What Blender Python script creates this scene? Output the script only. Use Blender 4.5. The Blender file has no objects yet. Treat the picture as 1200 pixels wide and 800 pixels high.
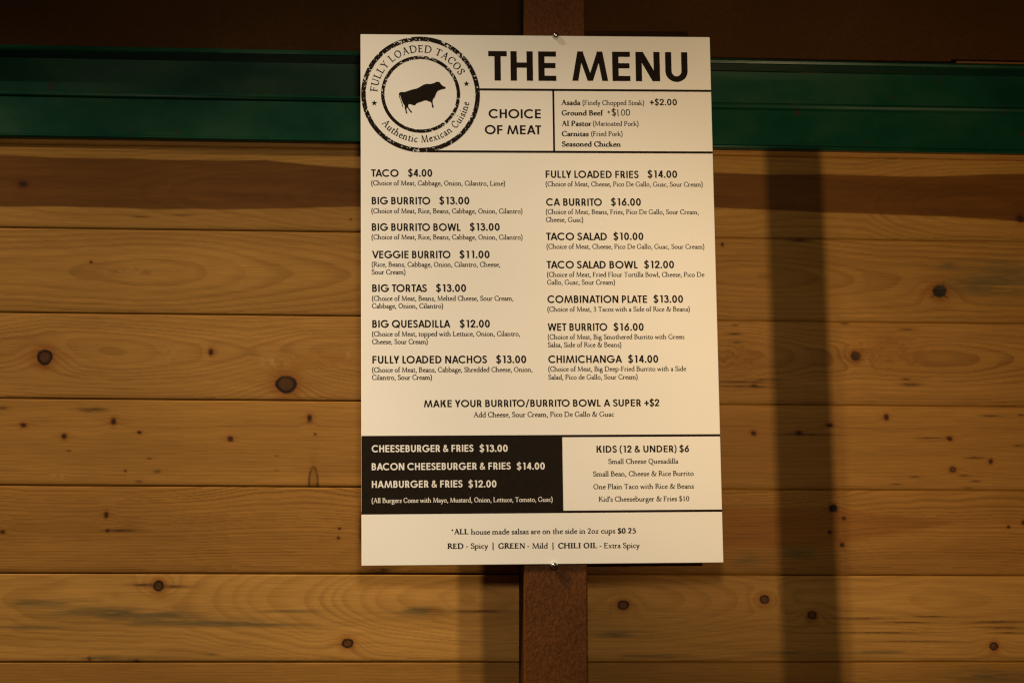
import bpy, bmesh, math, random
import numpy as np
random.seed(7); rng = np.random.default_rng(7)
sc = bpy.context.scene
C = sc.collection

# ---------------------------------------------------------------- camera, world, lamps, exposure
# metres: x to the right, y into the wall, z up; the origin is the middle of the menu board's face
WALL = .1331                                                        # how far the plank face lies behind the board
cd = bpy.data.cameras.new('camera'); cam = bpy.data.objects.new('camera', cd); C.objects.link(cam)
cam.location = (-.2995, -3.5874, -.6067)
cam.rotation_euler = (math.radians(90) + .1453, 0, -.07007)
cd.lens = 75.07; cd.sensor_width = 36; cd.clip_end = 60
sc.camera = cam

w = bpy.data.worlds.new('World'); sc.world = w; w.use_nodes = True
w.node_tree.nodes['Background'].inputs[0].default_value = (1, .74, .42, 1)
w.node_tree.nodes['Background'].inputs[1].default_value = .010

TUNG = (1., .80, .50)                                               # the warm lamps of the room
def spot(name, loc, aim, watts, size, blend, radius, col=TUNG):
    l = bpy.data.lights.new(name, 'SPOT'); o = bpy.data.objects.new(name, l); C.objects.link(o)
    l.energy = watts; l.color = col; l.spot_size = math.radians(size); l.spot_blend = blend; l.shadow_soft_size = radius
    o.location = loc
    d = mathutils.Vector(aim) - mathutils.Vector(loc)
    o.rotation_euler = d.to_track_quat('-Z', 'Y').to_euler()
    return o
import mathutils
COOLER, ORANGE = (1., .793, .54), (1., .69, .36)
spot('ceiling_lamp', (-1.759, -1.097, 2.084), (.20, 0, -.58), 345, 29.0, 1, .036, COOLER)
spot('ceiling_lamp', (-2.333, -1.232, 1.683), (-.790, 0, -.520), 352, 37.0, 1, .036, COOLER)
spot('side_lamp', (.60, -2.483, -.45), (.765, 0, .03), 138, 43.5, 1, .0048, ORANGE)
spot('room_lamp', (-.15, -2.93, .26), (-.285, 0, -.110), 104, 52, 1, .16, COOLER)

vs = sc.view_settings
vs.view_transform = 'Standard'; vs.look = 'None'; vs.exposure = 0; vs.gamma = 1; vs.use_curve_mapping = False
sc.cycles.use_denoising = True
sc.cycles.filter_width = 1.25
sc.cycles.max_bounces = 6

# ---------------------------------------------------------------- materials
def mat(name):
    m = bpy.data.materials.new(name); m.use_nodes = True
    n = m.node_tree.nodes; l = m.node_tree.links
    return m, n, l, n['Principled BSDF']
def noise(n, l, scale, detail, coord, stretch=None, rough=.55):
    t = n.new('ShaderNodeTexNoise'); t.inputs['Scale'].default_value = scale; t.inputs['Detail'].default_value = detail
    t.inputs['Roughness'].default_value = rough
    if stretch:
        mp = n.new('ShaderNodeMapping'); mp.inputs['Scale'].default_value = stretch
        l.new(coord, mp.inputs['Vector']); coord = mp.outputs[0]
    l.new(coord, t.inputs['Vector']); return t
def ramp(n, l, fac, stops):
    r = n.new('ShaderNodeValToRGB')
    while len(r.color_ramp.elements) < len(stops): r.color_ramp.elements.new(.5)
    for e, (p, c) in zip(r.color_ramp.elements, stops): e.position = p; e.color = (*c, 1) if len(c) == 3 else c
    l.new(fac, r.inputs[0]); return r
def bump(n, l, h, b, strength, dist):
    k = n.new('ShaderNodeBump'); k.inputs['Strength'].default_value = strength; k.inputs['Distance'].default_value = dist
    l.new(h, k.inputs['Height']); l.new(k.outputs[0], b.inputs['Normal']); return k
def mixmul(n, l, a, b, f=1.):
    x = n.new('ShaderNodeMix'); x.data_type = 'RGBA'; x.blend_type = 'MULTIPLY'; x.inputs[0].default_value = f
    l.new(a, x.inputs[6]); l.new(b, x.inputs[7]); return x.outputs[2]

def pine_material():
    m, n, l, b = mat('knotty pine')
    at = n.new('ShaderNodeAttribute'); at.attribute_name = 'wood'
    tc = n.new('ShaderNodeTexCoord')
    f = noise(n, l, 420, 4, tc.outputs['Object'], (.035, 1, 1))
    r = ramp(n, l, f.outputs[0], [(.30, (.84, .83, .80)), (.70, (1.10, 1.10, 1.10))])
    g = noise(n, l, 60, 3, tc.outputs['Object'], (.10, 1, 1))
    r2 = ramp(n, l, g.outputs[0], [(.3, (.93, .92, .90)), (.7, (1.06, 1.06, 1.06))])
    c = mixmul(n, l, mixmul(n, l, at.outputs['Color'], r.outputs[0]), r2.outputs[0])
    l.new(c, b.inputs['Base Color'])
    b.inputs['Roughness'].default_value = .55; b.inputs['Specular IOR Level'].default_value = .10
    bump(n, l, f.outputs[0], b, .12, .0006)
    return m
def green_material():
    m, n, l, b = mat('green painted steel')
    tc = n.new('ShaderNodeTexCoord')
    a = noise(n, l, 9, 5, tc.outputs['Object'], (.7, 1, 1))
    r = ramp(n, l, a.outputs[0], [(.28, (.002, .025, .0145)), (.5, (.003, .035, .018)), (.62, (.007, .040, .018)), (.76, (.002, .030, .023))])
    s = noise(n, l, 26, 4, tc.outputs['Object'])
    rs = ramp(n, l, s.outputs[0], [(.66, (0, 0, 0)), (.74, (1, 1, 1))])
    x = n.new('ShaderNodeMix'); x.data_type = 'RGBA'
    l.new(rs.outputs[0], x.inputs[0]); l.new(r.outputs[0], x.inputs[6]); x.inputs[7].default_value = (.024, .018, .009, 1)
    l.new(x.outputs[2], b.inputs['Base Color'])
    rr = ramp(n, l, a.outputs[0], [(.3, (.24,) * 3), (.7, (.40,) * 3)])
    l.new(rr.outputs[0], b.inputs['Roughness'])
    f = noise(n, l, 240, 3, tc.outputs['Object'])
    bump(n, l, f.outputs[0], b, .12, .0008)
    b.inputs['Specular IOR Level'].default_value = .22
    return m
def post_material():
    m, n, l, b = mat('brown wrinkle paint')
    tc = n.new('ShaderNodeTexCoord')
    a = noise(n, l, 14, 4, tc.outputs['Object'])
    r = ramp(n, l, a.outputs[0], [(.3, (.076, .0240, .0028)), (.7, (.106, .0335, .0042))])
    v = noise(n, l, 150, 4, tc.outputs['Object'], (1.2, 1, .75), .6); v.inputs['Distortion'].default_value = .55
    rv = ramp(n, l, v.outputs[0], [(.36, (0, 0, 0)), (.52, (.75,) * 3), (.70, (1, 1, 1))])
    rc = ramp(n, l, v.outputs[0], [(.34, (.72, .70, .68)), (.6, (1.06, 1.06, 1.06))])
    l.new(mixmul(n, l, r.outputs[0], rc.outputs[0]), b.inputs['Base Color'])
    b.inputs['Roughness'].default_value = .45; b.inputs['Specular IOR Level'].default_value = .12
    bump(n, l, rv.outputs[0], b, .32, .0016)
    return m
def sheet_material(name='dark brown sheeting', c0=(.034, .0135, .0018), c1=(.052, .0205, .0028)):
    m, n, l, b = mat(name)
    tc = n.new('ShaderNodeTexCoord')
    a = noise(n, l, 3.2, 4, tc.outputs['Object'])
    r = ramp(n, l, a.outputs[0], [(.3, c0), (.7, c1)])
    g = noise(n, l, 330, 3, tc.outputs['Object'], (.6, 1, 1))
    rg = ramp(n, l, g.outputs[0], [(.3, (.78,) * 3), (.7, (1.15,) * 3)])
    l.new(mixmul(n, l, r.outputs[0], rg.outputs[0]), b.inputs['Base Color'])
    b.inputs['Roughness'].default_value = .65; b.inputs['Specular IOR Level'].default_value = .06
    bump(n, l, g.outputs[0], b, .2, .0006)
    return m
def flat_material(name, c, rough, spec, var=.04, scale=30):
    m, n, l, b = mat(name)
    tc = n.new('ShaderNodeTexCoord')
    a = noise(n, l, scale, 4, tc.outputs['Object'])
    r = ramp(n, l, a.outputs[0], [(.3, tuple(x * (1 - var) for x in c)), (.7, tuple(min(1, x * (1 + var)) for x in c))])
    l.new(r.outputs[0], b.inputs['Base Color'])
    b.inputs['Roughness'].default_value = rough; b.inputs['Specular IOR Level'].default_value = spec
    return m
SIDE_SHADE = sheet_material('post side shade', (.026, .0105, .0024), (.038, .015, .0034)); PINE = pine_material(); GREEN = green_material(); BROWN = post_material(); SHEET = sheet_material()  # the post's side gets a darker brown with its shade painted in
TAPE = sheet_material('lapped sheet strip', (.036, .015, .0028), (.050, .021, .004))
LIP = sheet_material('bare sheet edge', (.10, .045, .012), (.13, .060, .016))
PAPER = flat_material('printed white board', (.86, .835, .79), .5, .2, .012, 7)
EDGE = flat_material('board edge', (.70, .66, .60), .6, .2, .08, 200)
INK = flat_material('black ink', (.0125, .0082, .0052), .6, .06, .15, 90)
SOFTINK = flat_material('grey black ink', (.0145, .0098, .0065), .6, .06, .15, 90)
MARKER = flat_material('marker ink', (.018, .015, .012), .6, .06, .2, 300)
CREAM = flat_material('unprinted white', (.80, .775, .73), .42, .3, .02, 20)
m, n_, l_, b_ = mat('bright steel'); STEEL = m
b_.inputs['Metallic'].default_value = 1
t_ = noise(n_, l_, 400, 2, n_.new('ShaderNodeTexCoord').outputs['Object'])
l_.new(ramp(n_, l_, t_.outputs[0], [(.3, (.52, .51, .50)), (.7, (.66, .65, .63))]).outputs[0], b_.inputs['Base Color'])
b_.inputs['Roughness'].default_value = .24

# ---------------------------------------------------------------- building helpers
def link(name, me, parent=None):
    o = bpy.data.objects.new(name, me); C.objects.link(o)
    if parent: o.parent = parent
    return o
def tag(o, label, cat, group=None):
    o['label'] = label; o['category'] = cat
    if group: o['group'] = group
    return o
def empty(name, loc=(0, 0, 0)):
    o = bpy.data.objects.new(name, None); C.objects.link(o); o.location = loc; o.empty_display_size = .05; return o
def mesh(name, verts, faces, material, parent=None, smooth=False):
    me = bpy.data.meshes.new(name); me.from_pydata(verts, [], faces); me.materials.append(material)
    if smooth: me.polygons.foreach_set('use_smooth', [True] * len(me.polygons))
    me.update(); return link(name, me, parent)
def box(name, x0, x1, y0, y1, z0, z1, material, parent=None, bevel=0., seg=2, origin=None):
    bm = bmesh.new(); bmesh.ops.create_cube(bm, size=1)
    for v in bm.verts:
        v.co = ((x0 + x1) / 2 + v.co.x * (x1 - x0), (y0 + y1) / 2 + v.co.y * (y1 - y0), (z0 + z1) / 2 + v.co.z * (z1 - z0))
    if bevel: bmesh.ops.bevel(bm, geom=bm.edges[:], offset=bevel, segments=seg, profile=.5, affect='EDGES')
    me = bpy.data.meshes.new(name); bm.to_mesh(me); bm.free(); me.materials.append(material)
    return link(name, me, parent)
def extrude_x(name, prof, xs, material, parent=None, wob=None, smooth=False):
    """a closed (y, z) profile carried along x"""
    n = len(prof); V, Fc = [], []
    for i, x in enumerate(xs):
        for j, (y, z) in enumerate(prof):
            dy, dz = wob(x, j) if wob else (0, 0)
            V.append((x, y + dy, z + dz))
    for i in range(len(xs) - 1):
        for j in range(n):
            k = (j + 1) % n
            Fc.append((i * n + j, i * n + k, (i + 1) * n + k, (i + 1) * n + j))
    Fc.append(tuple(range(n))); Fc.append(tuple((len(xs) - 1) * n + j for j in reversed(range(n))))
    return mesh(name, V, Fc, material, parent, smooth)

# ---------------------------------------------------------------- the plank wall
KNOTS = [
 (-852.4, -96.1, 16.5, 15.7, 'ring'), (-434.5, -141.0, 19.3, 17.6, 'ring'), (-646.3, -491.2, 10.7, 10.7, 'ring'), (-322.5, -587.5, 11.0, 9.7, 'ring'),
 (403.6, -512.0, 9.1, 8.2, 'ring'), (809.7, -593.2, 8.2, 7.9, 'ring'), (155.8, -522.7, 11.3, 9.7, 'ring'), (746.0, -282.7, 6.0, 5.5, 'ring'),
 (488.4, -538.5, 8.6, 7.1, 'ring'), (575.7, -80.8, 9.4, 9.4, 'black'), (529.6, -352.6, 7.9, 7.2, 'black'), (731.7, 38.3, 15.7, 12.6, 'black'),
 (-899.0, 208.9, 10.2, 7.1, 'spot'), (-777.3, 71.9, 3.1, 2.5, 'spot'), (338.9, 118.1, 3.1, 3.9, 'spot'), (-884.4, -215.5, 6.3, 4.7, 'spot'),
 (-814.6, -234.3, 5.8, 5.7, 'spot'), (-730.7, -208.4, 5.7, 6.9, 'spot'), (-685.6, -226.7, 4.7, 2.8, 'spot'), (-528.9, -236.7, 5.7, 5.0, 'spot'),
 (-392.1, -199.9, 5.0, 7.5, 'spot'), (-382.1, -227.5, 2.5, 2.4, 'spot'), (389.6, -220.5, 5.3, 5.0, 'spot'), (470.6, -219.2, 7.1, 4.7, 'spot'),
 (526.7, -205.1, 6.3, 3.8, 'spot'), (628.5, -189.9, 5.3, 6.0, 'spot'), (742.3, -227.2, 6.0, 4.7, 'spot'), (815.2, -267.8, 4.4, 5.0, 'spot'),
 (-738.5, -369.4, 4.1, 6.3, 'spot'), (-735.8, -396.5, 3.5, 3.1, 'spot'), (-338.0, -391.3, 2.7, 2.4, 'spot'), (-340.0, -407.5, 3.0, 2.7, 'spot'),
 (548.3, -369.8, 3.8, 3.3, 'spot'), (522.6, -394.6, 3.8, 3.3, 'spot'), (544.2, -416.3, 4.7, 4.7, 'spot'), (843.7, -383.6, 3.5, 3.1, 'spot'),
 (870.9, -375.9, 3.9, 4.7, 'spot'), (392.5, -136.1, 6.3, 2.8, 'spot'), (884.9, 173.4, 7.9, 7.9, 'spot'), (-760.2, -613.6, 4.1, 3.1, 'spot'),
 (-680.9, -617.9, 4.4, 2.5, 'spot'), (-324.7, 154.5, 2.0, 2.0, 'spot'), (-708.0, -293.5, 2.4, 2.2, 'spot'), (-913.7, -399.4, 4.7, 3.1, 'spot'),
 (-565.8, -84.4, 4.7, 6.3, 'spot'), (-767.8, -187.9, 26.7, 4.1, 'streak'), (-921.0, -186.1, 11.0, 2.8, 'streak'), (-667.6, -271.8, 4.7, 1.6, 'streak'),
 (-653.9, -293.9, 6.3, 2.8, 'streak'), (-805.2, -259.3, 4.7, 1.6, 'streak'), (-684.2, -311.0, 6.3, 1.6, 'streak'), (479.0, 127.7, 22.0, 3.8, 'streak'),
 (359.0, -27.7, 6.3, 1.6, 'streak'), (357.3, -43.1, 14.1, 2.4, 'streak'), (363.2, -58.4, 9.4, 2.0, 'streak'), (368.2, -129.5, 59.7, 2.7, 'streak'),
 (365.0, -137.1, 40.8, 1.9, 'streak'), (417.2, -124.5, 25.1, 1.9, 'streak'), (674.1, -130.6, 20.4, 4.1, 'streak'), (666.6, -121.5, 9.4, 1.9, 'streak'),
 (669.0, -32.1, 15.7, 2.5, 'streak'), (557.8, -22.5, 7.9, 2.4, 'streak'), (817.9, -186.1, 20.4, 1.9, 'streak'), (873.8, -184.2, 7.9, 2.0, 'streak'),
 (868.8, -239.3, 12.6, 1.9, 'streak'), (787.6, -261.1, 18.8, 2.2, 'streak'), (677.2, -296.0, 9.4, 1.6, 'streak'), (643.8, -309.0, 11.0, 1.6, 'streak'),
 (786.3, -302.9, 11.0, 1.6, 'streak'), (773.6, -314.4, 9.4, 1.6, 'streak'), (484.3, -222.1, 53.4, 2.0, 'streak'), (-711.1, -396.4, 31.4, 2.5, 'streak'),
 (-448.8, -265.9, 3.9, 1.3, 'streak'), (-448.4, -291.2, 3.9, 1.3, 'streak'), (-620.2, -491.8, 34.5, 2.5, 'streak'), (-672.5, -489.0, 31.4, 2.2, 'streak'),
 (822.6, -550.8, 62.8, 2.5, 'streak'), (826.9, -560.5, 40.8, 2.0, 'streak'), (834.2, -569.4, 34.5, 1.4, 'streak'), (697.8, -541.2, 40.8, 1.6, 'streak'),
 (651.8, -551.7, 62.8, 1.4, 'streak'), (605.8, -569.5, 94.2, 1.3, 'streak'), (681.3, -584.3, 78.5, 1.3, 'streak'), (576.1, -544.3, 62.8, 1.6, 'streak'),
 (406.3, -137.5, 28.3, 1.6, 'streak'), (-618.5, 158.0, 22.0, 1.4, 'streak'), (-692.8, 153.9, 15.7, 1.3, 'streak'), (-267.9, -463.2, 26.7, 7.9, 'streak'),
 (-301.1, -392.6, 3.9, 40.8, 'streak'), (-97.7, -533.3, 53.4, 2.0, 'streak'), (-186.4, -530.5, 28.3, 3.5, 'streak'), (706.9, -226.7, 25.1, 1.6, 'streak'),
 (766.5, -293.2, 9.4, 1.9, 'streak'), (-856.5, -519.9, 72.2, 6.3, 'stain'), (-740.7, -537.1, 94.2, 9.4, 'stain'), (-653.9, -539.9, 78.5, 7.9, 'stain'),
 (-581.1, -552.8, 125.6, 6.6, 'stain'), (-493.8, -555.7, 103.6, 4.1, 'stain'), (-869.5, -561.8, 78.5, 3.1, 'stain'), (-421.2, -533.8, 44.0, 2.4, 'stain'),
 (864.0, 69.5, 72.2, 33.0, 'stain'), (808.5, 48.6, 56.5, 15.7, 'stain'), (750.2, 83.7, 14.1, 7.9, 'stain'), (464.8, -431.5, 34.5, 9.4, 'stain'),
 (373.8, -442.2, 20.4, 7.9, 'stain'), (604.9, -603.5, 47.1, 3.1, 'stain'), (453.9, -605.0, 62.8, 3.8, 'stain'), (-552.4, -606.4, 12.6, 2.4, 'stain'),
 (-753.0, -613.6, 44.0, 4.7, 'stain'), (-673.7, -616.5, 34.5, 4.1, 'stain'), (801.2, -645.0, 75.4, 11.0, 'stain'), (147.2, -572.7, 40.8, 6.3, 'stain'),
 (-201.1, -533.5, 40.8, 7.9, 'stain'), (199.1, -609.4, 62.8, 2.5, 'stain'), (-360.8, -95.9, 47.1, 14.1, 'orange'), (-434.9, -110.2, 40.8, 14.1, 'orange'),
 (371.8, -95.1, 37.7, 34.5, 'orange'), (-171.6, -533.4, 14.1, 12.6, 'orange'), (634.1, -61.8, 62.8, 40.8, 'orange'), (-641.2, -85.1, 14.1, 14.1, 'pale'),
 (-457.3, -101.4, 22.0, 9.4, 'pale'), (-328.0, -89.6, 6.3, 14.1, 'pale'), (-831.5, -302.3, 5.5, 5.5, 'pale'), (-815.5, -302.2, 3.9, 6.3, 'pale'),
 (-727.4, 55.9, 34.5, 4.1, 'pale'), (599.5, -85.2, 7.9, 6.3, 'pale'),
]
HEART = {'h1top': [(-940.6, 261.1), (-851.7, 258.8), (-620.7, 257.2), (-478.2, 258.7), (-402.8, 252.2), (-304.5, 247.6), (330.7, 249.1), (423.8, 247.4), (517.2, 249.7), (673.5, 247.4), (767.8, 249.7), (846.7, 254.9), (894.1, 254.9)], 'h1bot': [(-937.5, 168.6), (-774.9, 169.5), (-670.8, 167.2), (-506.7, 170.3), (-303.8, 177.2), (329.9, 185.7), (422.6, 182.4), (515.7, 179.0), (671.6, 176.6), (765.5, 174.8), (891.0, 167.1)], 'h5top': [(-1060.9, -424.7), (-481.5, -422.7), (-38.5, -376.7), (334.4, -349.7), (489.3, -350.5), (565.4, -356.2), (656.8, -367.8), (748.7, -371.9), (871.8, -374.4)], 'h5bot': [(-1060.8, -426.2), (-481.5, -424.2), (-38.5, -406.4), (333.4, -421.5), (487.8, -420.9), (564.1, -408.7), (656.2, -391.9), (748.6, -376.4), (871.6, -378.9)]}
PW = 150.23                                                         # plank width, mm
TOP = 281.0                                                         # height of the topmost joint, mm

def hsh(ix, iy, s):
    h = (ix.astype(np.int64) * 374761393 + iy.astype(np.int64) * 668265263 + s * 974634777) & 0xffffffff
    h = ((h ^ (h >> 13)) * 1274126177) & 0xffffffff
    return ((h ^ (h >> 16)) & 0xffff) / 65535.
def vn(x, y, s):
    x, y = np.broadcast_arrays(x, y)
    x0 = np.floor(x); y0 = np.floor(y); fx = x - x0; fy = y - y0
    fx = fx * fx * (3 - 2 * fx); fy = fy * fy * (3 - 2 * fy)
    a = hsh(x0, y0, s); b = hsh(x0 + 1, y0, s); c = hsh(x0, y0 + 1, s); d = hsh(x0 + 1, y0 + 1, s)
    return (a + (b - a) * fx) * (1 - fy) + (c + (d - c) * fx) * fy
def fbm(x, y, s, o=3):
    r = 0; a = .5
    for i in range(o): r = r + a * vn(x * 2 ** i, y * 2 ** i, s + i * 17); a *= .5
    return r / (1 - .5 ** o)
def sstep(a, b, x):
    t = np.clip((x - a) / (b - a), 0, 1); return t * t * (3 - 2 * t)

# per plank: pith offset from the middle (mm), depth of the pith along x, ring spacing, ring contrast, base colour
ROWS = {
    -1: (20, [(-2300, 60), (2300, 60)], 6, .20, (.285, .170, .058)),
    0: (-8, [(-1000, 90), (-500, 60), (-330, 24), (0, 60), (600, 70), (760, 40), (900, 30), (2300, 80)], 7, .16, (.280, .180, .064)),
    1: (2, [(-1100, 84), (-950, 62), (-700, 46), (-600, 48), (-490, 58), (-300, 78), (0, 60), (330, 44), (420, 40), (600, 50), (680, 46), (2300, 90)], 7.5, .155, (.270, .170, .060)),
    2: (10, [(-1100, 70), (-850, 26), (-700, 34), (-500, 44), (-380, 30), (-300, 26), (0, 60), (350, 22), (500, 44), (800, 46), (2300, 70)], 6.4, .25, (.292, .182, .068)),
    3: (118, [(-1100, 60), (0, 90), (600, 80), (2300, 100)], 5.2, .12, (.286, .174, .060)),
    4: (94, [(-1100, 40), (-700, 30), (-400, 50), (0, 40), (350, 30), (700, 60), (2300, 60)], 5.0, .25, (.282, .168, .055)),
    5: (34, [(-1100, 130), (-600, 120), (-420, 92), (-270, 60), (-120, 40), (60, 50), (200, 44), (420, 70), (700, 60), (2300, 60)], 6.2, .13, (.385, .250, .099)),
    6: (-70, [(-1100, 60), (0, 70), (900, 50), (2300, 60)], 5.4, .16, (.315, .192, .066)),
}
def plank_wall():
    xs = np.unique(np.concatenate([np.arange(-2200, -980, 20.), np.arange(-980, 940, 1.75), np.arange(940, 2221, 20.)]))
    nx = len(xs); V, COL = [], []
    prof = np.concatenate([[0., .5, 1.1], np.arange(2.6, 141.5, 1.75), [142.6, 145.8, 148.6, 149.5]])   # down each plank from its top edge
    depth = np.zeros_like(prof); depth[0] = 9; depth[1] = 1.0; depth[2] = .25
    depth[-4:] = (0, .30, .75, 7)
    rows = []
    for r in range(-1, 10):
        R = ROWS.get(r, (rng.uniform(-30, 30), [(-2300, 50), (2300, 90)], 6, .18, (.290, .178, .062)))
        z = TOP - r * PW - prof; u = xs[None, :]; v = (TOP - (r + .5) * PW) - z
        v = -v[:, None]                                             # mm above the plank's middle
        zz = z[:, None]
        # growth rings: distance from a pith that lies at a varying depth below the face, pushed aside by the knots
        d = np.interp(xs, *zip(*R[1]))[None, :] + 20 * (fbm(u / 240, u * 0 + r * 9.1, 5 + r, 2) - .5) + 4 * (fbm(u / 60, v / 60 + r * 7, 31 + r, 3) - .5)
        vv = v - R[0] + 14 * (fbm(u / 320, u * 0 + r * 3.3, 77 + r, 2) - .5) + 3.0 * (fbm(u / 80, v / 22 + r * 5, 140 + r, 3) - .5)
        rad = np.sqrt(vv * vv + d * d)
        near = [k for k in KNOTS if -6 < (TOP - r * PW) - k[1] < PW + 6]
        for kx, kz, rx, ry, t in near:
            if t in ('ring', 'black') or (t == 'spot' and rx > 4):
                s = {'ring': 1., 'black': 1., 'spot': .55}[t]
                rad = rad + s * 1.5 * ry * np.exp(-((u - kx) / (3.4 * rx)) ** 2 - ((zz - kz) / (2.1 * ry)) ** 2)
            elif t in ('orange', 'pale'):
                rad = rad + 5 * np.exp(-((u - kx) / (1.0 * rx + 6)) ** 2 - ((zz - kz) / (1.1 * ry + 3)) ** 2) * (fbm(u / 13, zz / 9, 60, 2) * 2 - .6)
        ph = rad / R[2] + 1.1 * vn(rad / (R[2] * 2.3), rad * 0, 9 + r)
        t = ph - np.floor(ph)
        late = sstep(.35, .90, t) * (1 - sstep(.93, 1., t))
        amp = 1.3 * R[3] * (.45 + .95 * vn(np.floor(ph) * .77, ph * 0, 3 + r)) * (.55 + .8 * fbm(u / 260, v / 60, 200 + r, 2))
        fine = fbm(u / 26, v / 1.7 + r * 50, 300 + r, 2) - .5
        col = np.ones((len(z), nx, 3)) * np.array(R[4]) * (.965, .770, .452)
        band = fbm(u / 520, v / 34 + r * 11, 400 + r, 3) - .5       # broad tone bands
        col *= (1 + .40 * band)[..., None] ** np.array([.9, 1., 1.25])
        col *= (1 - amp * late)[..., None] ** np.array([.9, 1.08, 1.35])
        col *= (1 + .07 * fine)[..., None]
        if r in (0, 4):                                             # red heartwood with a clear edge
            a, b = ('h1top', 'h1bot') if r == 0 else ('h5top', 'h5bot')
            zt = np.interp(xs, *zip(*HEART[a]))[None, :] + 2.2 * (fbm(u / 60, u * 0, 8, 3) - .5)
            zb = np.interp(xs, *zip(*HEART[b]))[None, :] + 2.2 * (fbm(u / 60, u * 0, 18, 3) - .5)
            e = 1.6 if r == 0 else 6.
            hm = sstep(-e, e, zt - zz) * sstep(-e, e, zz - zb)
            if r == 4: hm *= .75 * sstep(-100, 250, u)
            heart = np.array((.098, .0365, .0042) if r == 0 else (.205, .078, .010)) * (1 + .5 * (fbm(u / 160, v / 12, 500, 3) - .5))[..., None] * (1 - .5 * amp * late)[..., None]
            col = col * (1 - hm[..., None]) + heart * hm[..., None]
        for kx, kz, rx, ry, ty in near:
            du = (u - kx); dz = zz - kz
            wq = .50 * (fbm(u / (rx * 1.5 + 1) + kx, zz / (ry * 1.5 + 1) + kz, 600, 3) - .5)
            if ty in ('ring', 'black', 'spot'):
                q = np.sqrt((du / rx) ** 2 + (dz / ry) ** 2) * 1.10 + wq
                halo = np.exp(-(np.maximum(q - 1, 0) / .80) ** 2) * (.62 if ty != 'spot' else .50)
                side = np.exp(-(dz / (ry * .55)) ** 2 - (du / (rx * 2.4)) ** 2) * .55
                hh = np.clip(np.maximum(halo, side), 0, 1)[..., None]
                col = col * (1 - hh) + col * np.array((.66, .38, .17)) * hh
                if ty == 'ring':
                    inner = sstep(.80, .55, q)[..., None]; msk = sstep(1.10, .94, q)[..., None]
                    ringy = .5 + .5 * np.sin(q * 22)
                    core = np.array((.092, .036, .010)) * (.75 + .5 * ringy)[..., None]
                    if rx > 14: core *= .62
                    kc = np.array((.012, .0045, .0018)) * (1 - inner) + core * inner
                elif ty == 'black':
                    msk = sstep(1.12, .9, q)[..., None]; kc = np.array((.006, .004, .003)) * (1 + .8 * (fbm(u / 3, zz / 3, 610, 2)))[..., None]
                else:
                    msk = sstep(1.25, .62, q)[..., None] * (.92 if rx > 2.6 else .8); kc = np.array((.020, .007, .003)) * np.ones_like(col)
                col = col * (1 - msk) + kc * msk
                if ty == 'black' and rx > 12:                       # the checks that split this knot
                    for ang, ln in ((62, 24), (218, 26), (318, 24)):
                        ca, sa = math.cos(math.radians(ang)), math.sin(math.radians(ang))
                        al = du * ca + dz * sa; ac = -du * sa + dz * ca
                        cm = (np.exp(-(ac / (1.5 * np.clip(1.25 - al / ln, .15, 1))) ** 2) * sstep(0, 3, al) * sstep(ln, ln - 6, al))[..., None]
                        col = col * (1 - cm) + np.array((.014, .008, .005)) * cm
            elif ty == 'streak':
                q = (du / rx) ** 2 + ((dz - .05 * ry * np.sin(du / 6)) / ry) ** 2
                msk = np.exp(-q * 1.1) * (.42 + .9 * fbm(u / 9, zz / 1.6, 620 + int(abs(kx)), 2)); msk = np.clip(msk * .95, 0, .9)[..., None]
                col = col * (1 - msk) + np.array((.036, .013, .003)) * msk
            elif ty == 'stain':
                q = (du / rx) ** 2 + (dz / ry) ** 2
                msk = np.exp(-q * .8) * sstep(.30, .62, fbm(u / 60, zz / 4, 640, 3) + .20 * np.exp(-q)) * (.55 + .75 * fbm(u / 22, zz / 1.3, 645, 2)); msk = np.clip(msk * .85, 0, .8)[..., None]
                col = col * (1 - msk) + np.array((.105, .074, .028)) * (.8 + .4 * fbm(u / 30, zz / 2, 650, 2))[..., None] * msk
            elif ty == 'orange':
                msk = (np.exp(-(du / rx) ** 2 - (dz / ry) ** 2) * (.25 + .6 * fbm(u / 16, zz / 9, 660, 3)))[..., None]
                col = col * (1 - msk) + np.array((.215, .088, .012)) * msk
            elif ty == 'pale':
                msk = (np.exp(-(du / rx) ** 2 - (dz / ry) ** 2) * sstep(.35, .7, fbm(u / 9, zz / 7, 670, 3)) * .75)[..., None]
                col = col * (1 - msk) + np.array((.34, .185, .060)) * msk
        if r == 3:                                                  # bark-lined arch running into the lower edge, with a resin trail above it
            ax = 0.5 * (KNOT_ARCH[0] + KNOT_ARCH[1]); hw = .5 * (KNOT_ARCH[1] - KNOT_ARCH[0]); zt = KNOT_ARCH[2]
            s = np.clip((zt - zz) / 30., 0, 1); wdt = hw * np.sqrt(np.clip(s * 1.6, 0, 1))
            am = (np.exp(-((np.abs(u - ax) - wdt) / 1.9) ** 2) * (zz < zt + 1) * (.55 + .8 * fbm(u / 3, zz / 5, 680, 2)))[..., None] * .9; am = np.clip(am, 0, .92)
            im = ((np.abs(u - ax) < wdt) * (zz < zt))[..., None] * .3
            col = col * (1 - im) + np.array((.16, .068, .012)) * im
            col = col * (1 - am) + np.array((.022, .007, .002)) * am
            tm = (np.exp(-((u - ax) / 9) ** 2) * sstep(zt + 60, zt - 5, zz) * .35)[..., None]
            col = col * (1 - tm) + np.array((.18, .075, .012)) * tm
        edge = ((prof > 141.8) * (.17 + .16 * fbm(u / 120, u * 0 + r, 690, 3)[0][:, None]).T if False else (prof > 141.8)[:, None] * (.12 + .20 * fbm(u / 120, u * 0 + r, 690, 3)))[..., None]
        col = col * (1 - edge) + col * np.array((.62, .62, .60)) * edge   # darker tone along the chamfer
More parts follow.
